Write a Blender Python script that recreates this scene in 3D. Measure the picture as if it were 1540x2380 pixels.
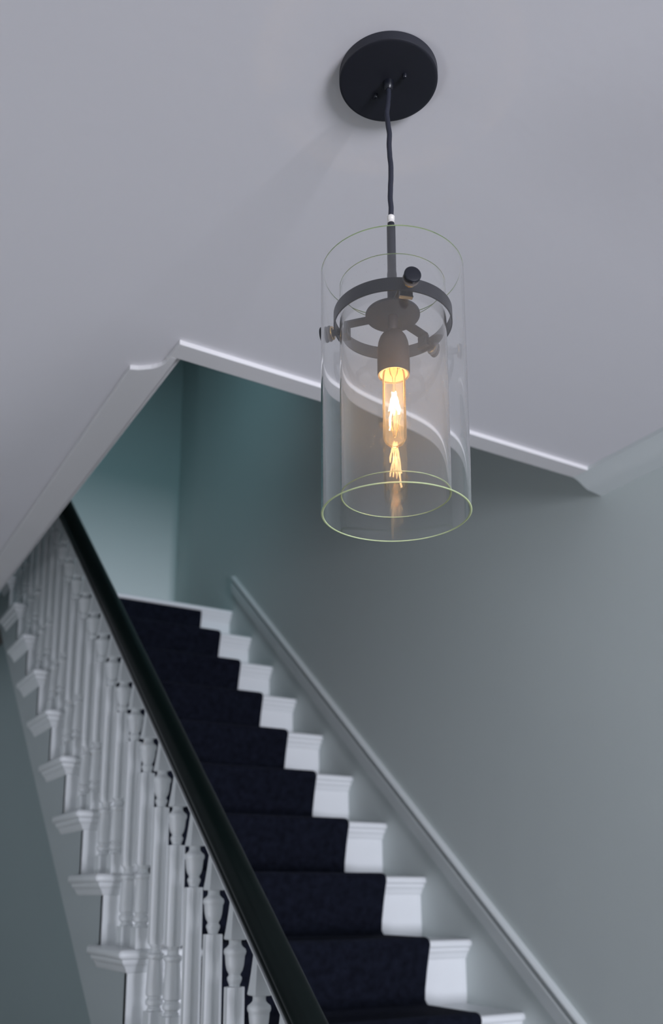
import bpy, bmesh, math, random
from mathutils import Vector, Matrix
random.seed(7)
C = bpy.context.scene
for o in list(bpy.data.objects):
    bpy.data.objects.remove(o)
PI = math.pi
EYE = 1.468                      # eye height above the hall floor (z = 0)

# ------------------------------------------------------------ camera
F_PX, PY, PITCH, ROLL, YAW = 2179.86, 1605.8, 0.21471, -0.00242, 0.53549
fw = Vector((math.sin(YAW)*math.cos(PITCH), math.cos(YAW)*math.cos(PITCH), math.sin(PITCH)))
rt = Vector((math.cos(YAW), -math.sin(YAW), 0)); up = rt.cross(fw)
r2 = rt*math.cos(ROLL)+up*math.sin(ROLL); u2 = -rt*math.sin(ROLL)+up*math.cos(ROLL)
cd = bpy.data.cameras.new('camera'); cam = bpy.data.objects.new('camera', cd); C.collection.objects.link(cam)
cam.matrix_world = Matrix(((r2.x, u2.x, -fw.x, 0), (r2.y, u2.y, -fw.y, 0), (r2.z, u2.z, -fw.z, EYE), (0, 0, 0, 1)))
cd.sensor_fit = 'VERTICAL'; cd.sensor_height = 36; cd.sensor_width = 36*1540/2380
cd.lens = 36*F_PX/2380; cd.shift_y = (PY-1190)/2380; cd.shift_x = 0
cd.clip_start = 0.05; cd.clip_end = 60
cd.dof.use_dof = True; cd.dof.focus_distance = 1.23; cd.dof.aperture_fstop = 4.5
C.camera = cam

# ------------------------------------------------------------ world, lights, exposure
w = bpy.data.worlds.new('world'); C.world = w; w.use_nodes = True
bg = w.node_tree.nodes['Background']; bg.inputs[0].default_value = (0.55, 0.66, 0.85, 1); bg.inputs[1].default_value = 0.6
def area(name, loc, aim, sx, sy, power, col):
    l = bpy.data.lights.new(name, 'AREA'); l.shape = 'RECTANGLE'; l.size = sx; l.size_y = sy
    l.energy = power; l.color = col
    o = bpy.data.objects.new(name, l); C.collection.objects.link(o); o.location = loc
    o.rotation_euler = (Vector(aim)-Vector(loc)).to_track_quat('-Z', 'Y').to_euler()
    return o
k1 = area('window_and_fill_light', (0.9, -4.38, 0.95), (0.85, 2.4, 2.15), 1.6, 1.5, 108, (0.865, 0.88, 1.0)); k1.data.spread = math.radians(100)
k2 = area('window_and_fill_light', (-1.42, 1.5, 0.85), (0.4, 2.0, 2.58), 1.2, 1.0, 8, (0.86, 0.90, 1.0)); k2.data.spread = math.radians(120)  # added fill aimed up to brighten the left ceiling, no known source there
u1 = area('upstairs_daylight', (1.0, 3.0, 4.5), (1.62, 5.0, 3.1), 0.6, 0.6, 2.1, (0.48, 0.86, 1.0)); u1.data.spread = math.radians(95)
C.view_settings.view_transform = 'Standard'; C.view_settings.look = 'None'
C.view_settings.gamma = 1; C.view_settings.use_curve_mapping = False
C.view_settings.exposure = 0.0

# ------------------------------------------------------------ materials
def mat(name, col, rough=0.5, metal=0.0, spec=0.5, noise=0.0, nscale=8.0, bump=0.0, bscale=200.0, coat=0.0):
    m = bpy.data.materials.new(name); m.use_nodes = True; nt = m.node_tree
    p = nt.nodes['Principled BSDF']
    p.inputs['Base Color'].default_value = (*col, 1); p.inputs['Roughness'].default_value = rough
    p.inputs['Metallic'].default_value = metal; p.inputs['Specular IOR Level'].default_value = spec
    p.inputs['Coat Weight'].default_value = coat
    tc = nt.nodes.new('ShaderNodeTexCoord')
    if noise:
        n = nt.nodes.new('ShaderNodeTexNoise'); n.inputs['Scale'].default_value = nscale; n.inputs['Detail'].default_value = 5
        nt.links.new(tc.outputs['Object'], n.inputs['Vector'])
        mx = nt.nodes.new('ShaderNodeMix'); mx.data_type = 'RGBA'
        mx.inputs['A'].default_value = (*[c*(1-noise) for c in col], 1)
        mx.inputs['B'].default_value = (*[min(1, c*(1+noise)) for c in col], 1)
        nt.links.new(n.outputs['Fac'], mx.inputs['Factor']); nt.links.new(mx.outputs['Result'], p.inputs['Base Color'])
    if bump:
        n = nt.nodes.new('ShaderNodeTexNoise'); n.inputs['Scale'].default_value = bscale; n.inputs['Detail'].default_value = 4
        nt.links.new(tc.outputs['Object'], n.inputs['Vector'])
        b = nt.nodes.new('ShaderNodeBump'); b.inputs['Strength'].default_value = bump; b.inputs['Distance'].default_value = 0.002
        nt.links.new(n.outputs['Fac'], b.inputs['Height']); nt.links.new(b.outputs['Normal'], p.inputs['Normal'])
    return m
M_ceil = mat('ceiling_paint', (0.70, 0.69, 0.71), 0.85, spec=0.2, noise=0.015, nscale=3, bump=0.1, bscale=60)
M_wall = mat('wall_paint', (0.66, 0.715, 0.70), 0.55, spec=0.35, noise=0.02, nscale=2.5, bump=0.12, bscale=90)
M_trim = mat('trim_paint', (0.62, 0.66, 0.655), 0.4, spec=0.4, noise=0.01)
M_board = mat('board_paint', (0.70, 0.69, 0.69), 0.5, spec=0.4, noise=0.01)
M_white = mat('white_gloss_paint', (0.74, 0.765, 0.775), 0.35, spec=0.5, noise=0.015, nscale=12)
M_string = mat('string_paint', (0.41, 0.46, 0.465), 0.45, spec=0.4, noise=0.02, nscale=4)
M_rail = mat('dark_rail_paint', (0.003, 0.006, 0.0055), 0.30, spec=0.16, noise=0.2, nscale=20, bump=0.1, bscale=40)
M_metal = mat('black_metal', (0.007, 0.008, 0.014), 0.45, metal=0.0, spec=0.5, noise=0.1, nscale=60, bump=0.05, bscale=600)
M_knob = mat('black_knob', (0.006, 0.007, 0.012), 0.35, noise=0.1, nscale=60)
M_canopy = mat('canopy_black', (0.012, 0.013, 0.02), 0.5, noise=0.1, nscale=40)
M_cord = mat('cord_cloth', (0.014, 0.016, 0.028), 0.6, noise=0.2, nscale=300, bump=0.3, bscale=900)
M_brass = mat('brass', (0.75, 0.48, 0.18), 0.25, metal=1.0, noise=0.05, nscale=80)
M_ferrule = mat('pale_ferrule', (0.75, 0.72, 0.68), 0.35, metal=0.2, noise=0.05, nscale=90)
M_socket = mat('socket_metal', (0.075, 0.060, 0.056), 0.55, metal=0.2, noise=0.25, nscale=120, bump=0.1, bscale=400)
M_porcelain = mat('socket_porcelain', (0.8, 0.66, 0.5), 0.4, noise=0.03, nscale=50)
M_floor = mat('floor_oak', (0.09, 0.06, 0.045), 0.45, noise=0.25, nscale=6)
M_clear_washer = mat('washer_nylon', (0.45, 0.42, 0.42), 0.3, noise=0.03, nscale=90)
M_clear_washer.node_tree.nodes['Principled BSDF'].inputs['Transmission Weight'].default_value = 0.6

# carpet: dark navy felted pile
M_carpet = mat('carpet_wool', (0.0058, 0.0072, 0.0130), 0.95, spec=0.05, noise=0.95, nscale=45, bump=1.0, bscale=260)
p = M_carpet.node_tree.nodes['Principled BSDF']; p.inputs['Sheen Weight'].default_value = 0.03; p.inputs['Sheen Roughness'].default_value = 0.6
p.inputs['Sheen Tint'].default_value = (0.6, 0.65, 0.9, 1)

def glass_mat(name, tint, dens, ior=1.48):
    m = bpy.data.materials.new(name); m.use_nodes = True; nt = m.node_tree
    p = nt.nodes['Principled BSDF']; p.inputs['Base Color'].default_value = (1, 1, 1, 1)
    p.inputs['Roughness'].default_value = 0.0; p.inputs['Transmission Weight'].default_value = 1.0; p.inputs['IOR'].default_value = ior
    v = nt.nodes.new('ShaderNodeVolumeAbsorption'); v.inputs['Color'].default_value = (*tint, 1); v.inputs['Density'].default_value = dens
    nt.links.new(v.outputs['Volume'], nt.nodes['Material Output'].inputs['Volume'])
    return m
M_glass = glass_mat('clear_tube_glass', (0.72, 0.95, 0.55), 2.0)
# scattering film mixed in: dust specks plus a painted veil of reflection and glow
nt = M_glass.node_tree; pg = nt.nodes['Principled BSDF']; out = nt.nodes['Material Output']
df = nt.nodes.new('ShaderNodeBsdfDiffuse'); df.inputs[0].default_value = (1, .95, .87, 1)
tl = nt.nodes.new('ShaderNodeBsdfTranslucent'); tl.inputs[0].default_value = (1, .93, .82, 1)
m1 = nt.nodes.new('ShaderNodeMixShader'); nt.links.new(df.outputs[0], m1.inputs[1]); nt.links.new(tl.outputs[0], m1.inputs[2])
tc = nt.nodes.new('ShaderNodeTexCoord'); vo = nt.nodes.new('ShaderNodeTexVoronoi'); vo.inputs['Scale'].default_value = 130
nt.links.new(tc.outputs['Object'], vo.inputs['Vector'])
rp = nt.nodes.new('ShaderNodeMapRange'); rp.inputs['From Min'].default_value = .02; rp.inputs['From Max'].default_value = .12
rp.inputs['To Min'].default_value = .14; rp.inputs['To Max'].default_value = .006
nt.links.new(vo.outputs['Distance'], rp.inputs['Value'])
m2 = nt.nodes.new('ShaderNodeMixShader'); nt.links.new(rp.outputs[0], m2.inputs[0]); nt.links.new(pg.outputs[0], m2.inputs[1]); nt.links.new(m1.outputs[0], m2.inputs[2])
nt.links.new(m2.outputs[0], out.inputs['Surface'])
M_rim = mat('ground_glass_rim', (0.70, 0.82, 0.44), 0.55, spec=0.5, noise=0.08, nscale=120)
M_rim.node_tree.nodes['Principled BSDF'].inputs['Transmission Weight'].default_value = 0.35
def thin_glass(name, fres=1.35, tint=(1, 0.97, 0.93), film=.035):
    m = bpy.data.materials.new(name); m.use_nodes = True; nt = m.node_tree; nt.nodes.clear()
    out = nt.nodes.new('ShaderNodeOutputMaterial'); mx = nt.nodes.new('ShaderNodeMixShader')
    tr = nt.nodes.new('ShaderNodeBsdfTransparent'); tr.inputs[0].default_value = (*tint, 1)
    gl = nt.nodes.new('ShaderNodeBsdfGlossy'); gl.inputs['Roughness'].default_value = 0.03; gl.inputs[0].default_value = (1, 0.9, 0.75, 1)
    fr = nt.nodes.new('ShaderNodeFresnel'); fr.inputs[0].default_value = fres
    nt.links.new(fr.outputs[0], mx.inputs[0]); nt.links.new(tr.outputs[0], mx.inputs[1]); nt.links.new(gl.outputs[0], mx.inputs[2])
    tl = nt.nodes.new('ShaderNodeBsdfTranslucent'); tl.inputs[0].default_value = (1, .9, .75, 1)
    m3 = nt.nodes.new('ShaderNodeMixShader'); m3.inputs[0].default_value = film  # translucent film imitates the glow spreading over the lit bulb
    nt.links.new(mx.outputs[0], m3.inputs[1]); nt.links.new(tl.outputs[0], m3.inputs[2])
    nt.links.new(m3.outputs[0], out.inputs[0]); return m
M_bulb = thin_glass('bulb_glass', 1.18)
def emis(name, col, s):
    m = bpy.data.materials.new(name); m.use_nodes = True
    p = m.node_tree.nodes['Principled BSDF']; p.inputs['Base Color'].default_value = (*col, 1)
    p.inputs['Emission Color'].default_value = (*col, 1); p.inputs['Emission Strength'].default_value = s; return m
M_fil = emis('filament_glow', (1.0, 0.66, 0.31), 700)

# ------------------------------------------------------------ mesh helpers
class MB:
    def __init__(s): s.v = []; s.f = []
    def add(s, vs, fs):
        b = len(s.v); s.v += [tuple(x) for x in vs]; s.f += [tuple(b+i for i in f) for f in fs]
    def box(s, x0, x1, y0, y1, z0, z1):
        s.add([(x0,y0,z0),(x1,y0,z0),(x1,y1,z0),(x0,y1,z0),(x0,y0,z1),(x1,y0,z1),(x1,y1,z1),(x0,y1,z1)],
              [(0,3,2,1),(4,5,6,7),(0,1,5,4),(1,2,6,5),(2,3,7,6),(3,0,4,7)])
    def prism(s, pts, a, b, axis='x'):
        """extrude a closed polygon; axis x: pts are (y,z); axis y: pts (x,z); axis z: pts (x,y)"""
        def P(p, t):
            return (t, p[0], p[1]) if axis == 'x' else ((p[0], t, p[1]) if axis == 'y' else (p[0], p[1], t))
        n = len(pts)
        s.add([P(p, a) for p in pts]+[P(p, b) for p in pts],
              [tuple(range(n-1, -1, -1)), tuple(range(n, 2*n))]+[(i, (i+1) % n, n+(i+1) % n, n+i) for i in range(n)])
    def lathe(s, prof, seg=48, close=False, cx=0, cy=0, cz=0, sq=None):
        """prof: (r,z); rings around z"""
        b = []; n = len(prof)
        vs = [(cx+r*math.cos(2*PI*k/seg), cy+r*math.sin(2*PI*k/seg), cz+z) for r, z in prof for k in range(seg)]
        fs = []
        for i in range(n-1 if not close else n):
            j = (i+1) % n
            for k in range(seg):
                k2 = (k+1) % seg
                fs.append((i*seg+k, i*seg+k2, j*seg+k2, j*seg+k))
        if not close:
            fs.append(tuple(range(seg-1, -1, -1))); fs.append(tuple((n-1)*seg+k for k in range(seg)))
        s.add(vs, fs)
    def rings(s, rings):
        """loft through lists of equal-length closed loops, capped"""
        m = len(rings[0]); vs = [p for r in rings for p in r]; fs = []
        for i in range(len(rings)-1):
            for k in range(m):
                k2 = (k+1) % m; fs.append((i*m+k, i*m+k2, (i+1)*m+k2, (i+1)*m+k))
        fs.append(tuple(range(m-1, -1, -1))); fs.append(tuple((len(rings)-1)*m+k for k in range(m)))
        s.add(vs, fs)
    def tube(s, pts, r, seg=10):
        pts = [Vector(p) for p in pts]; rs = r if isinstance(r, (list, tuple)) else [r]*len(pts); loops = []
        ref = None
        for i, p in enumerate(pts):
            t = (pts[min(i+1, len(pts)-1)]-pts[max(i-1, 0)]).normalized()
            if ref is None: ref = Vector((1, 0, 0)) if abs(t.x) < 0.8 else Vector((0, 1, 0))
            u = (ref-t*ref.dot(t)).normalized(); ref = u; q = t.cross(u)
            loops.append([tuple(p+(u*math.cos(2*PI*k/seg)+q*math.sin(2*PI*k/seg))*rs[i]) for k in range(seg)])
        s.rings(loops)
    def xf(s, m): s.v = [tuple(m @ Vector(p)) for p in s.v]; return s
    def mesh(s, name, m, smooth=None):
        me = bpy.data.meshes.new(name); me.from_pydata(s.v, [], s.f)
        bm = bmesh.new(); bm.from_mesh(me); bmesh.ops.recalc_face_normals(bm, faces=bm.faces)
        if bm.calc_volume(signed=True) < 0: bmesh.ops.reverse_faces(bm, faces=bm.faces)
        bm.to_mesh(me); bm.free(); me.materials.append(m)
        if smooth is not None:
            me.polygons.foreach_set('use_smooth', [True]*len(me.polygons))
            me.set_sharp_from_angle(angle=math.radians(smooth))
        return me
    def obj(s, name, m, parent=None, smooth=None, bevel=0):
        o = bpy.data.objects.new(name, s.mesh(name, m, smooth)); C.collection.objects.link(o)
        if parent: o.parent = parent
        if bevel:
            b = o.modifiers.new('bevel', 'BEVEL'); b.width = bevel; b.segments = 2; b.limit_method = 'ANGLE'; b.angle_limit = math.radians(40)
        return o
def struct(mb, name, m, **k):
    o = mb.obj(name, m, **k); o['kind'] = 'structure'; return o
def empty(name, label, cat, loc=(0, 0, 0)):
    o = bpy.data.objects.new(name, None); C.collection.objects.link(o); o.empty_display_size = 0.1
    o['label'] = label; o['category'] = cat; o.location = loc; return o
def box(*a):
    m = MB(); m.box(*a); return m

# ------------------------------------------------------------ main dimensions
XR = 1.865          # right wall
XS = 0.800          # outer string face
RISE, T = 0.19, 0.22441
Y0, Z0 = 2.3132, -0.1296+EYE        # nosing of tread 0 (near eye level)
KB = -6             # first tread above the floor
KT = 8              # landing
def ny(k): return Y0+k*T
def nz(k): return Z0+k*RISE
ZL = nz(KT)         # landing level
ZC = 1.112+EYE      # hall ceiling
YO = 1.690          # front edge of the stairwell opening
XO = 0.628          # left edge of the stairwell opening
YE = 5.05           # end wall
ZU = ZL+2.75        # upstairs ceiling

# ------------------------------------------------------------ structure
struct(box(-1.5, XR+.3, -4.5, YE+.1, -.12, 0), 'floor', M_floor)
wr = MB(); Rr = .05
wp = [(XR, -4.5), (XR, 4.66)]+[(XR+Rr-Rr*math.cos(PI/2*i/8), 4.66+Rr*math.sin(PI/2*i/8)) for i in range(1, 9)]+[(XR+.055, 4.71), (XR+.055, YE+.12), (XR+.2, YE+.12), (XR+.2, -4.5)]
wr.prism(wp, 0, ZU+.1, 'z')
struct(wr, 'wall_right', M_wall, smooth=30)
struct(box(-1.62, -1.5, -4.62, YE+.12, 0, ZU+.1), 'wall_left', M_wall)
struct(box(-1.5, XR+.055, YE, YE+.12, 0, ZU+.1), 'wall_end', M_wall)
struct(box(-1.5, XR+.12, -4.62, -4.5, 0, ZU+.1), 'wall_back', M_wall)
cl = MB(); fl_t = ZL-.02
cl.box(-1.5, XR, -4.5, YO, ZC, fl_t); cl.box(-1.5, XO, YO, YE, ZC, fl_t)
struct(cl, 'ceiling', M_ceil)
struct(box(-1.5, XR, -4.5, YE, ZU, ZU+.1), 'ceiling_upper', M_ceil)
struct(box(XS+.03, XR, ny(KT)+.06, YE, ZL-.24, ZL-.001), 'floor_landing', M_floor)
struct(box(-1.5, XO, YO-1.0, YE, fl_t, ZL), 'floor_upper', M_floor)
# wall below the outer string, set back a little
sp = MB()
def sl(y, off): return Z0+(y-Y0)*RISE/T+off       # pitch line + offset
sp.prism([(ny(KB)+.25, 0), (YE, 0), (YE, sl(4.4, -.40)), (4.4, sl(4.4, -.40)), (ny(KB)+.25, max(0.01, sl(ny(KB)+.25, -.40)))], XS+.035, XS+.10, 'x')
struct(sp, 'wall_spandrel', mat('spandrel_shaded_paint', (0.27, 0.345, 0.35), 0.5, spec=0.3, noise=0.03, nscale=3))  # wall colour darkened here to carry the shade on the left side

# casing boards around the stairwell opening, flat on the ceiling
tb = .011
m = MB(); m.box(.613, XR-.10, 1.637, YO, ZC-tb, ZC+.0)
struct(m, 'trim_1', M_board, bevel=.0015)
crv = [(XO, 1.690), (.613, 1.690), (.612, 1.705), (.6125, 1.717), (.610, 1.729), (.604, 1.742), (.595, 1.754), (.583, 1.764), (.572, 1.772), (.556, 1.779),
       (.556, YE), (XO, YE)]
m = MB(); m.prism(crv, ZC-tb, ZC, 'z'); struct(m, 'trim_2', M_board, bevel=.0015)
# inner lining of the opening
m = MB(); m.box(XO-.001, XO+.012, YO, YE, ZC-.002, ZL); m.box(XO, XR, YO-.012, YO+.001, ZC-.002, ZL)
struct(m, 'trim_3', M_board)
# right-hand cornice: flat board stepping down in an ogee to the wall
pr = [(1.763, ZC), (1.763, ZC-tb), (1.775, ZC-.0135), (1.788, ZC-.020), (1.800, ZC-.0275), (1.814, ZC-.0345), (1.826, ZC-.0355), (1.842, ZC-.038), (XR, ZC-.041), (XR, ZC)]
m = MB(); m.prism(pr, -4.5, YO, 'y'); struct(m, 'trim_4', M_trim, smooth=35)

# sloping moulding on the right wall (two bands with a groove), follows the pitch
sy = RISE/T
m = MB()
def mould(y):
    base = EYE+sy*y
    prof = [(XR, -1.990), (XR-.012, -1.990), (XR-.017, -1.985), (XR-.018, -1.965), (XR-.018, -1.937), (XR-.015, -1.932), (XR-.009, -1.929), (XR-.009, -1.925),
            (XR-.015, -1.921), (XR-.020, -1.914), (XR-.021, -1.907), (XR-.018, -1.902), (XR-.006, -1.899), (XR, -1.898)]
    return [(x, y, base+z) for x, z in prof]
yt = 4.09
# a level piece carries on along the landing as the skirting cap
top = mould(yt); lev = [(x, YE, z) for x, y, z in top]
m.rings([mould(.9), top])
struct(m, 'trim_5', M_trim, smooth=30)

# front door glazing behind the camera (source of the daylight)
fr = MB()
for a in [(.05, .12, .35, 2.15), (1.38, 1.45, .35, 2.15), (.12, 1.38, .35, .42), (.12, 1.38, 2.08, 2.15)]:
    fr.box(a[0]-.13, a[1]-.13, -4.5, -4.46, a[2], a[3])
struct(fr, 'window_1', M_white)
w1 = bpy.data.objects['window_1']
pn = box(-.01, 1.26, -4.499, -4.492, .42, 2.08).obj('window_pane', M_bulb, w1)
fr = MB()
for a in [(.80, .87, .25, 1.5), (2.13, 2.20, .25, 1.5), (.87, 2.13, .25, .32), (.87, 2.13, 1.43, 1.5)]:
    fr.box(-1.5, -1.46, a[0], a[1], a[2], a[3])
fill_frame = struct(fr, 'fill_lamp_frame', M_white)  # made-up window frame, added around the left fill lamp
box(-1.499, -1.492, .87, 2.13, .32, 1.43).obj('window_pane', M_bulb, fill_frame)  # pane belonging to the added frame

# ------------------------------------------------------------ staircase
st = empty('staircase', 'straight flight of white painted stairs with moulded nosings climbing beside the wall', 'stairs', (XS, ny(KB), 0))
def sobj(mb, name, m, **k):
    o = mb.obj(name, m, **k); o.parent = st; o.matrix_parent_inverse = Matrix.Translation(-Vector(st.location)); return o
TH = .025; OV = .032
def nose(y, z, back):
    """tread section with a rounded nosing; y is the front"""
    r = TH/2; pts = [(back, z-TH)]
    for i in range(9):
        a = -PI/2-PI*i/8; pts.append((y+r+r*math.cos(a), z-r+r*math.sin(a)))
    pts.append((back, z)); return pts
# side section of the cove under the nosing (distance out from the riser, drop from tread underside)
COVE = [(0, 0), (.021, 0), (.021, -.003), (.019, -.009), (.0165, -.012), (.0145, -.013), (.012, -.016), (.008, -.022), (.005, -.030), (.0, -.034)]
XE = XS-OV          # outer end of treads
treads = {}
for k in range(KB, KT+1):
    back = ny(k+1)+OV if k < KT else ny(k)+.16
    m = MB()
    # board with rounded front and rounded left end: loft of section along x
    secs = []
    r = TH/2
    for i in range(5):
        a = PI/2*i/4
        x = XE+r-r*math.cos(a); h = r*math.sin(a); h = max(h, .0015)
        zc_ = nz(k)-r
        pts = []
        for j in range(9):
            b = -PI/2-PI*j/8
            pts.append((x, ny(k)+r+h*math.cos(b), zc_+h*math.sin(b)))
        ext = OV if k < KT else 0
        pts = [(x, back+ext*1.0-(r-h), zc_-h)]+pts+[(x, back+ext*1.0-(r-h), zc_+h)]
        secs.append(pts)
    # the overhanging return runs past the next riser; the board proper starts at the string
    m.rings(secs+[[(XS+.012, *q[1:]) for q in secs[-1]]])
    last = nose(ny(k), nz(k), back)
    m.prism(last, XS+.012, XR, 'x')
    t = sobj(m, 'tread', M_white, smooth=40); treads[k] = t
    # riser
    zb = nz(k-1) if k > KB else 0
    m = box(XS, XR, ny(k)+OV, ny(k)+OV+.02, zb, nz(k)-TH)
    sobj(m, 'riser', M_white)
    # cove, mitred round the string side
    m = MB(); yr = ny(k)+OV; zt = nz(k)-TH
    loops = []
    loops.append([(XR, yr-d, zt+h) for d, h in COVE])
    loops.append([(XS-d, yr-d, zt+h) for d, h in COVE])
    loops.append([(XS-d, back+OV-.012 if k < KT else back, zt+h) for d, h in COVE])
    m.rings(loops)
    c = sobj(m, 'cove_moulding', M_white, smooth=35)
# outer string: cut board following the steps, straight lower edge
pts = []
for k in range(KB, KT+1):
    pts += [(ny(k)+OV+.004, (nz(k-1)-TH if k > KB else 0)), (ny(k)+OV+.004, nz(k)-TH)]
pts += [(YE, ZL-TH), (YE, sl(4.35, -.36)), (4.35, sl(4.35, -.36)), (ny(KB)+.42, 0.0)]
m = MB(); m.prism(pts, XS, XS+.03, 'x'); sobj(m, 'outer_string', M_string)
# fluted underside / carriage so nothing is open behind
m = MB(); pts = [(ny(KB)+.5, .02), (ny(KT)+.04, ZL-.26), (ny(KT)+.04, ZL-.30), (ny(KB)+.55, .02)]
m.prism(pts, XS+.10, XR, 'x'); sobj(m, 'soffit', M_white)

# ------------------------------------------------------------ carpet runner
X0c, X1c = .985, 1.705
path = []          # outer surface, going down the flight
kr = range(KT, KB-1, -1)
th = .009
for k in kr:
    yn, zn = ny(k), nz(k); yr = yn+OV
    if k == KT:
        path += [(yn+.006, zn-TH-.0005), (yn+.005, zn-TH-.02), (yn+.012, zn-TH-.06), (yn+.019, zn-RISE+.05)]
    else:
        path += [(yn+T+OV-th-.012, zn+th), (yn+.10, zn+th), (yn+.035, zn+th)]
        rr = TH/2+th+.001; cy_, cz_ = yn+TH/2, zn-TH/2
        for i in range(0, 9):
            a = PI/2+PI*.62*i/8; path.append((cy_+rr*math.cos(a), cz_+rr*math.sin(a)))
        path += [(yn-.002, zn-TH-.02), (yn+.008, zn-TH-.06), (yn+.019, zn-RISE+.05)]
    path += [(yr-th-.002, zn-RISE+th+.012)]
inner = []
for i, p_ in enumerate(path):
    a = Vector(path[max(i-1, 0)]); b = Vector(path[min(i+1, len(path)-1)]); t_ = (b-a).normalized()
    n = Vector((-t_.y, t_.x))      # towards the stair
    inner.append((p_[0]+n.x*th*.85 if True else 0, p_[1]+n.y*th*.85))
# decide orientation: inner must sit higher in y or lower in z than the outer
if sum(q[0]-p_[0] for p_, q in zip(path, inner)) < 0:
    inner = [(2*p_[0]-q[0], 2*p_[1]-q[1]) for p_, q in zip(path, inner)]
m = MB(); nP = len(path); NX = 5
e = .004
cols = [(X0c, .0), (X0c+.0015, .45), (X0c+.005, .8), (X0c+.012, 1.), (X1c-.012, 1.), (X1c-.005, .8), (X1c-.0015, .45), (X1c, .0)]
vs = []
for x, f in cols:
    for p_, q in zip(path, inner):
        vs.append((x, q[0]+(p_[0]-q[0])*(.35+.65*f), q[1]+(p_[1]-q[1])*(.35+.65*f)))
for x in (X0c, X1c):
    for q in inner: vs.append((x, q[0], q[1]))
fs = []
for c in range(len(cols)-1):
    for i in range(nP-1): fs.append((c*nP+i, c*nP+i+1, (c+1)*nP+i+1, (c+1)*nP+i))
b0 = len(cols)*nP
for i in range(nP-1):
    fs.append((b0+i, b0+i+1, i+1, i)); fs.append(((len(cols)-1)*nP+i, (len(cols)-1)*nP+i+1, b0+nP+i+1, b0+nP+i))
    fs.append((b0+i, b0+nP+i, b0+nP+i+1, b0+i+1))
m.add(vs, fs)
rn = m.obj('stair_runner', M_carpet, smooth=60)
rn['label'] = 'dark navy wool carpet runner down the middle of the white stairs'; rn['category'] = 'carpet'

# ------------------------------------------------------------ balustrade
XB = .830
RS, RA = .875, -1.562+EYE                # rail underside: z = RA + RS*y
def railz(y): return RA+RS*y
bal = empty('balustrade', 'white turned balusters under a dark green sloping handrail on the open side of the stairs', 'railing', (XB, ny(KB), 0))
def bobj(mb, name, m, parent=bal, **k):
    o = mb.obj(name, m, **k); o.parent = parent; o.matrix_parent_inverse = Matrix.Translation(-Vector(bal.location)); return o
def baluster_mesh(L):
    """L: height from tread to rail line at the centre; origin on tread"""
    b = MB(); seg = 24
    def R(prof): b.lathe(prof, seg)
    b.box(-.0200, .0200, -.0200, .0200, 0, .052)
    R([(.0165, .050), (.0175, .054), (.0175, .058), (.0145, .061), (.0145, .063), (.0200, .067), (.0215, .073), (.0200, .079), (.0165, .082), (.0165, .086), (.0208, .089),
       (.0210, .095), (.0195, .130), (.0170, .168), (.0175, .171), (.0205, .174), (.0218, .178), (.0205, .183), (.0145, .186), (.0130, .192), (.0130, .198), (.0165, .203), (.0165, .206)])
    # fluted shaft
    zt_ = L-.175; zb_ = .206; n = 40; n = 64; loops = []
    for z, sc in [(zb_, .94), (zb_+.006, 1.0), (zt_-.002, 1.0), (zt_, .97)]:
        t_ = (z-zb_)/(zt_-zb_); rad = (.0212-.0008*t_)*sc
        loops.append([((rad-.0046*abs(math.cos(4*2*PI*k/n)))*math.cos(2*PI*k/n), (rad-.0046*abs(math.cos(4*2*PI*k/n)))*math.sin(2*PI*k/n), z) for k in range(n)])
    b.rings(loops)
    z = L-.175
    R([(.0105, z-.001), (.0110, z+.004), (.0130, z+.009), (.0148, z+.014), (.0148, z+.018), (.0118, z+.022), (.0120, z+.025), (.0160, z+.032), (.0184, z+.042), (.0196, z+.054),
       (.0200, z+.060), (.0218, z+.063), (.0228, z+.068), (.0215, z+.073), (.0165, z+.077), (.0130, z+.081), (.0122, z+.086), (.0128, z+.090), (.0145, z+.093)])
    lo = []
    for dz, h in [(.091, .0158), (.0935, .0172), (.099, .0163), (.112, .0145), (.130, .0125), (.150, .0106), (.172, .0088), (.172+.03, .0065)]:
        lo.append([(h*a, h*c_, z+dz) for a, c_ in ((-1, -1), (1, -1), (1, 1), (-1, 1))])
    b.rings(lo)
    return b
cnt = 0
for k in range(KB, KT+1):
    for j in range(2):
        y = 2.1185+(k+1)*T+j*T/2
        if k == KT and j == 1: continue
        L = railz(y)-nz(k)
        me = baluster_mesh(L).mesh('baluster', M_white, smooth=38)
        o = bpy.data.objects.new('baluster', me); C.collection.objects.link(o); o.parent = bal
        o.location = (0, y-ny(KB), nz(k)); cnt += 1
# handrail: rounded profile swept along the slope, white fillet below
def rail_loop(y):
    zc_ = railz(y)
    pr = [(-.026, .001), (-.0315, .003), (-.0345, .010), (-.0335, .017), (-.0295, .022), (-.0290, .025), (-.0350, .029), (-.0395, .037), (-.0390, .048), (-.031, .061), (-.017, .071), (0, .074), (.017, .071),
          (.031, .061), (.0390, .048), (.0395, .037), (.0350, .029), (.0290, .025), (.0295, .022), (.0335, .017), (.0345, .010), (.0315, .003), (.026, .001)]
    pr = [(a*.84+.006, .014+b_*.81) for a, b_ in pr]
    return [(XB+a, y, zc_+b_) for a, b_ in pr]
m = MB(); m.rings([rail_loop(y) for y in (.75, 2.0, 3.2, 4.45)])
hr = bobj(m, 'handrail', M_rail, smooth=50); hr['label'] = 'dark bottle green rounded handrail'
m = MB(); m.rings([[(XB+a, y, railz(y)+b_) for a, b_ in ((-.0245, .0115), (.0325, .0115), (.0325, .0150), (-.0245, .0150))] for y in (.8, 4.42)])
fl = bobj(m, 'rail_fillet', M_white); fl.parent = hr; fl.matrix_parent_inverse = Matrix.Identity(4)
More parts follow.
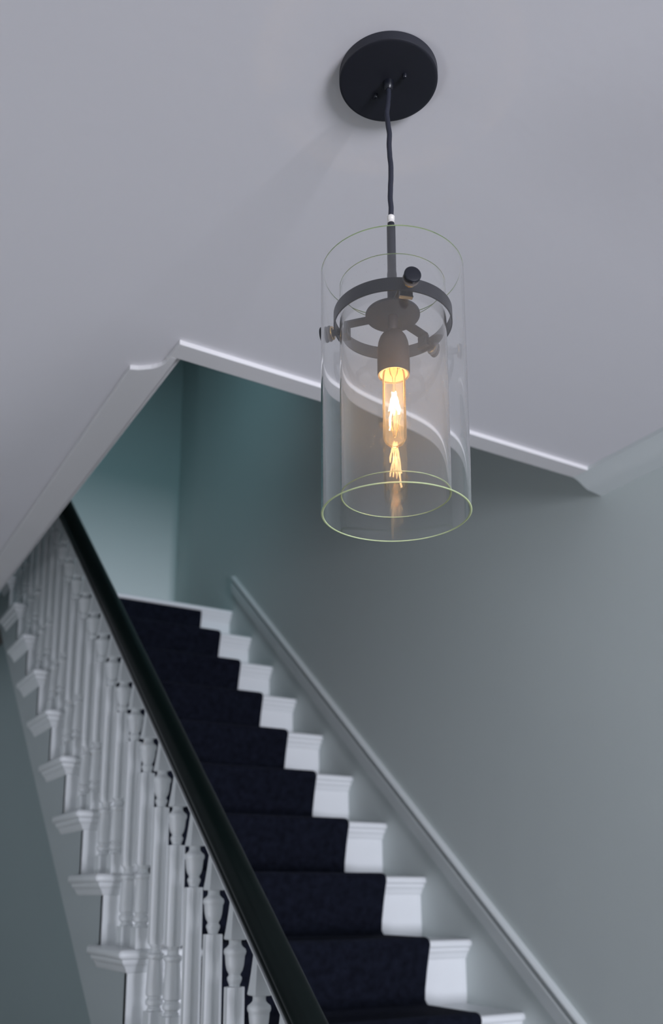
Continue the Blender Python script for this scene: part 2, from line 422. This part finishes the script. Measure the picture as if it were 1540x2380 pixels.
# newel posts at both ends so the rail stands on something
def newel(y, z0, z1):
    b = MB(); h = .043
    b.box(XB-h, XB+h, y-h, y+h, z0, z0+.32)
    b.lathe([(.036, .32), (.040, .335), (.030, .35), (.028, .40), (.034, .60), (.028, z1-z0-.22), (.036, z1-z0-.20)], 28, cx=XB, cy=y, cz=z0)
    b.box(XB-h, XB+h, y-h, y+h, z1-.2, z1)
    b.lathe([(.048, 0), (.048, .02), (.02, .035), (.035, .06), (.02, .085), (.004, .09)], 28, cx=XB, cy=y, cz=z1)
    bobj(b, 'newel_post', M_white, smooth=40)
newel(.72, 0, railz(.75)+.12)
newel(4.50, ZL, railz(4.45)+.12)

# ------------------------------------------------------------ pendant light
PX_, PY_ = .6246, .8946
S = EYE
pd = empty('pendant_light', 'hanging lamp with two nested clear glass cylinders around a glowing tubular bulb, black fittings', 'lamp', (PX_, PY_, 0))
def pobj(mb, name, m, parent=pd, **k):
    o = mb.obj(name, m, **k); o.parent = parent; return o
def Lp(prof, seg=64, **k):
    b = MB(); b.lathe(prof, seg, **k); return b
zc0 = ZC; zcb = 1.0978+S
can = pobj(Lp([(.066, zc0), (.0679, zc0-.001), (.0679, zcb+.0012), (.0668, zcb+.0002), (.064, zcb), (.03, zcb), (.002, zcb)], 96), 'canopy', M_canopy, smooth=40)
for dx, dy in ((.012, -.022), (-.004, .026)):
    b = Lp([(.0035, zcb+.001), (.0035, zcb-.004), (.0025, zcb-.0055), (.0005, zcb-.006)], 20, cx=dx, cy=dy)
    s_ = pobj(b, 'canopy_screw', M_knob, parent=can, smooth=40)
pobj(Lp([(.0075, zcb+.001), (.0075, zcb-.006), (.006, zcb-.010), (.0042, zcb-.012)], 24), 'cord_grip', M_knob, parent=can, smooth=40)
# cord with slight waves (offset along the image-right direction)
zt0, zt1 = zcb-.004, .8835+S
pts = []
wob = [(0, 0), (.07, .0), (.14, -.0012), (.22, -.0030), (.30, -.0016), (.38, .0002), (.46, -.0006), (.54, .0), (.62, .0013), (.70, .0011), (.78, .0002), (.86, -.0004), (.93, .0006), (1, 0)]
for i in range(41):
    t_ = i/40
    for a, b_ in zip(wob, wob[1:]):
        if a[0] <= t_ <= b_[0]:
            f = (t_-a[0])/(b_[0]-a[0]); f = f*f*(3-2*f); o_ = a[1]+(b_[1]-a[1])*f
    pts.append((rt.x*o_, rt.y*o_, zt0+(zt1-zt0)*t_))
m = MB(); m.tube(pts, .0035, 14); pobj(m, 'cord', M_cord, smooth=60)
pobj(Lp([(.0036, .8860+S), (.0050, .8845+S), (.0050, .8800+S), (.0046, .8795+S), (.0046, .8765+S), (.0050, .8760+S), (.0050, .8745+S), (.003, .874+S)], 28), 'ferrule', M_ferrule, smooth=40)
pobj(Lp([(.0030, .8750+S), (.0046, .8740+S), (.0046, .8690+S), (.0058, .8685+S), (.0058, .8000+S), (.0064, .7960+S), (.0064, .7350+S), (.005, .734+S)], 28), 'stem', M_metal, smooth=35)
hp = pobj(Lp([(.002, .7375+S), (.0350, .7375+S), (.0355, .7365+S), (.0355, .7345+S), (.0350, .7338+S), (.002, .7338+S)], 72), 'hub_plate', M_metal, smooth=40)
R1, R2 = .0751, .0769
pobj(Lp([(R1, .7190+S), (R2, .7190+S), (R2, .7365+S), (R1, .7365+S)], 128, close=True), 'clamp_ring', M_metal, smooth=40)
AZ = [-110, 14, 131]
def armset(az):
    rot = Matrix.Rotation(math.radians(az), 4, 'Z')
    b = MB()
    b.box(.030, .0655, -.0072, .0072, .7342+S, .7368+S)          # flat arm
    b.box(.0605, .0660, -.0080, .0080, .7195+S, .7342+S)         # downturned tab
    b.box(.0600, .0662, -.0086, .0086, .7178+S, .7200+S)
    arm = pobj(b.xf(rot), 'clamp_arm', M_metal, bevel=.0005)
    zz = .7280+S
    rx = Matrix.Translation((0, 0, zz)) @ Matrix.Rotation(PI/2, 4, 'Y')
    def L2(prof, seg=28):
        q = MB(); q.lathe(prof, seg); return q.xf(rx).xf(rot)
    pobj(L2([(.0042, .0600), (.0042, .0920)]), 'screw_shaft', M_metal, parent=arm, smooth=40)
    pobj(L2([(.0050, .0812), (.0078, .0815), (.0088, .0824), (.0088, .0842), (.0078, .0848), (.0050, .0850)]), 'brass_collar', M_brass, parent=arm, smooth=40)
    pobj(L2([(.0050, .0850), (.0096, .0853), (.0102, .0862), (.0102, .0880), (.0096, .0889), (.0050, .0891)]), 'glass_washer', M_clear_washer, parent=arm, smooth=40)
    pobj(L2([(.0088, .0936), (.0104, .0940), (.0106, .0950), (.0106, .0968), (.0098, .0978), (.0080, .0983), (.0005, .0984)], 40), 'thumb_knob', M_knob, parent=arm, smooth=35)
for a in AZ: armset(a)
# socket cup: domed top, hollow below
prof = [(.0066, .7345+S), (.0066, .7125+S), (.0090, .7115+S), (.0130, .7085+S), (.0168, .7030+S), (.0192, .6960+S), (.0205, .6870+S), (.0208, .6780+S), (.0208, .6520+S),
        (.0202, .6495+S), (.0190, .6498+S), (.0188, .6560+S), (.0185, .6700+S), (.002, .6705+S)]
sk = pobj(Lp(prof, 64), 'socket', M_socket, smooth=40)
pobj(Lp([(.0150, .6700+S), (.0184, .6690+S), (.0186, .6515+S), (.0178, .6505+S), (.0160, .6512+S), (.0156, .6530+S), (.0150, .6600+S)], 56, close=True), 'socket_liner', M_porcelain, parent=sk, smooth=40)
# bulb
rb = .0149; zbb = .5507+S; pf = []
for i in range(1, 11):
    a = PI/2*i/10; pf.append((rb*math.sin(a), zbb+rb-rb*math.cos(a)))
pf[0] = (.002, zbb+.0002)
pf += [(rb, .600+S), (rb, .640+S), (.0145, .650+S), (.0130, .658+S), (.0115, .664+S)]
bb = pobj(Lp(pf, 56), 'bulb', M_bulb, smooth=60)
pobj(Lp([(.0040, .669+S), (.0060, .660+S), (.0050, .652+S), (.0022, .647+S), (.0018, .634+S), (.0012, .575+S), (.0026, .566+S), (.0005, .563+S)], 20), 'glass_stem', M_bulb, parent=bb, smooth=60)
m = MB(); pts = []
nf = 18
for i in range(nf):
    a = 2*PI*i/nf
    top_ = (i % 2 == 0)
    r_ = .0022 if top_ else .0078+.0012*math.sin(i*1.7)
    low = .5975 if i not in (5, 7) else .5780
    pts.append((r_*math.cos(a), r_*math.sin(a), (.6250+.001*math.sin(i) if top_ else low+.0015*math.sin(i*2.1))+S))
for a, b_ in zip(pts, pts[1:]):
    q = []
    for j in range(9):
        f = j/8; w_ = .0005*math.sin(j*1.9+a[0]*900)
        q.append((a[0]+(b_[0]-a[0])*f+w_, a[1]+(b_[1]-a[1])*f-w_, a[2]+(b_[2]-a[2])*f))
    m.tube(q, .0006, 6)
pobj(m, 'filament', M_fil, parent=bb, smooth=60)
for i in range(5):
    a = 2*PI*i/5+.4
    m = MB()
    m.tube([(.0016*math.cos(a), .0016*math.sin(a), .566+S), (.0045*math.cos(a), .0045*math.sin(a), .576+S), (.0078*math.cos(a), .0078*math.sin(a), .590+S)], .00025, 6)
    pobj(m, 'support_wire', M_brass, parent=bb, smooth=60)
# glass tubes, real wall thickness with a softly rounded rim
def tube_glass(ro, t_, zb_, zt_):
    ri = ro-t_; e_ = t_*.3
    return Lp([(ro, zb_+e_), (ro, zt_-e_), (ro-e_, zt_), (ri+e_, zt_), (ri, zt_-e_), (ri, zb_+e_), (ri+e_, zb_), (ro-e_, zb_)], 160, close=True)
g1 = pobj(tube_glass(.0932, .0030, .4607+S, .7985+S), 'glass_cylinder', M_glass, smooth=20); g1['label'] = 'wide outer clear glass cylinder'
g2 = pobj(tube_glass(.0692, .0024, .4851+S, .7763+S), 'glass_cylinder', M_glass, smooth=20); g2['label'] = 'narrow inner clear glass cylinder'

for g, zb_, zt_ in ((g1, .4607+S, .7985+S), (g2, .4851+S, .7763+S)):
    g.data.materials.append(M_rim)
    for p_ in g.data.polygons:
        if abs(p_.normal.z) > .3: p_.material_index = 1
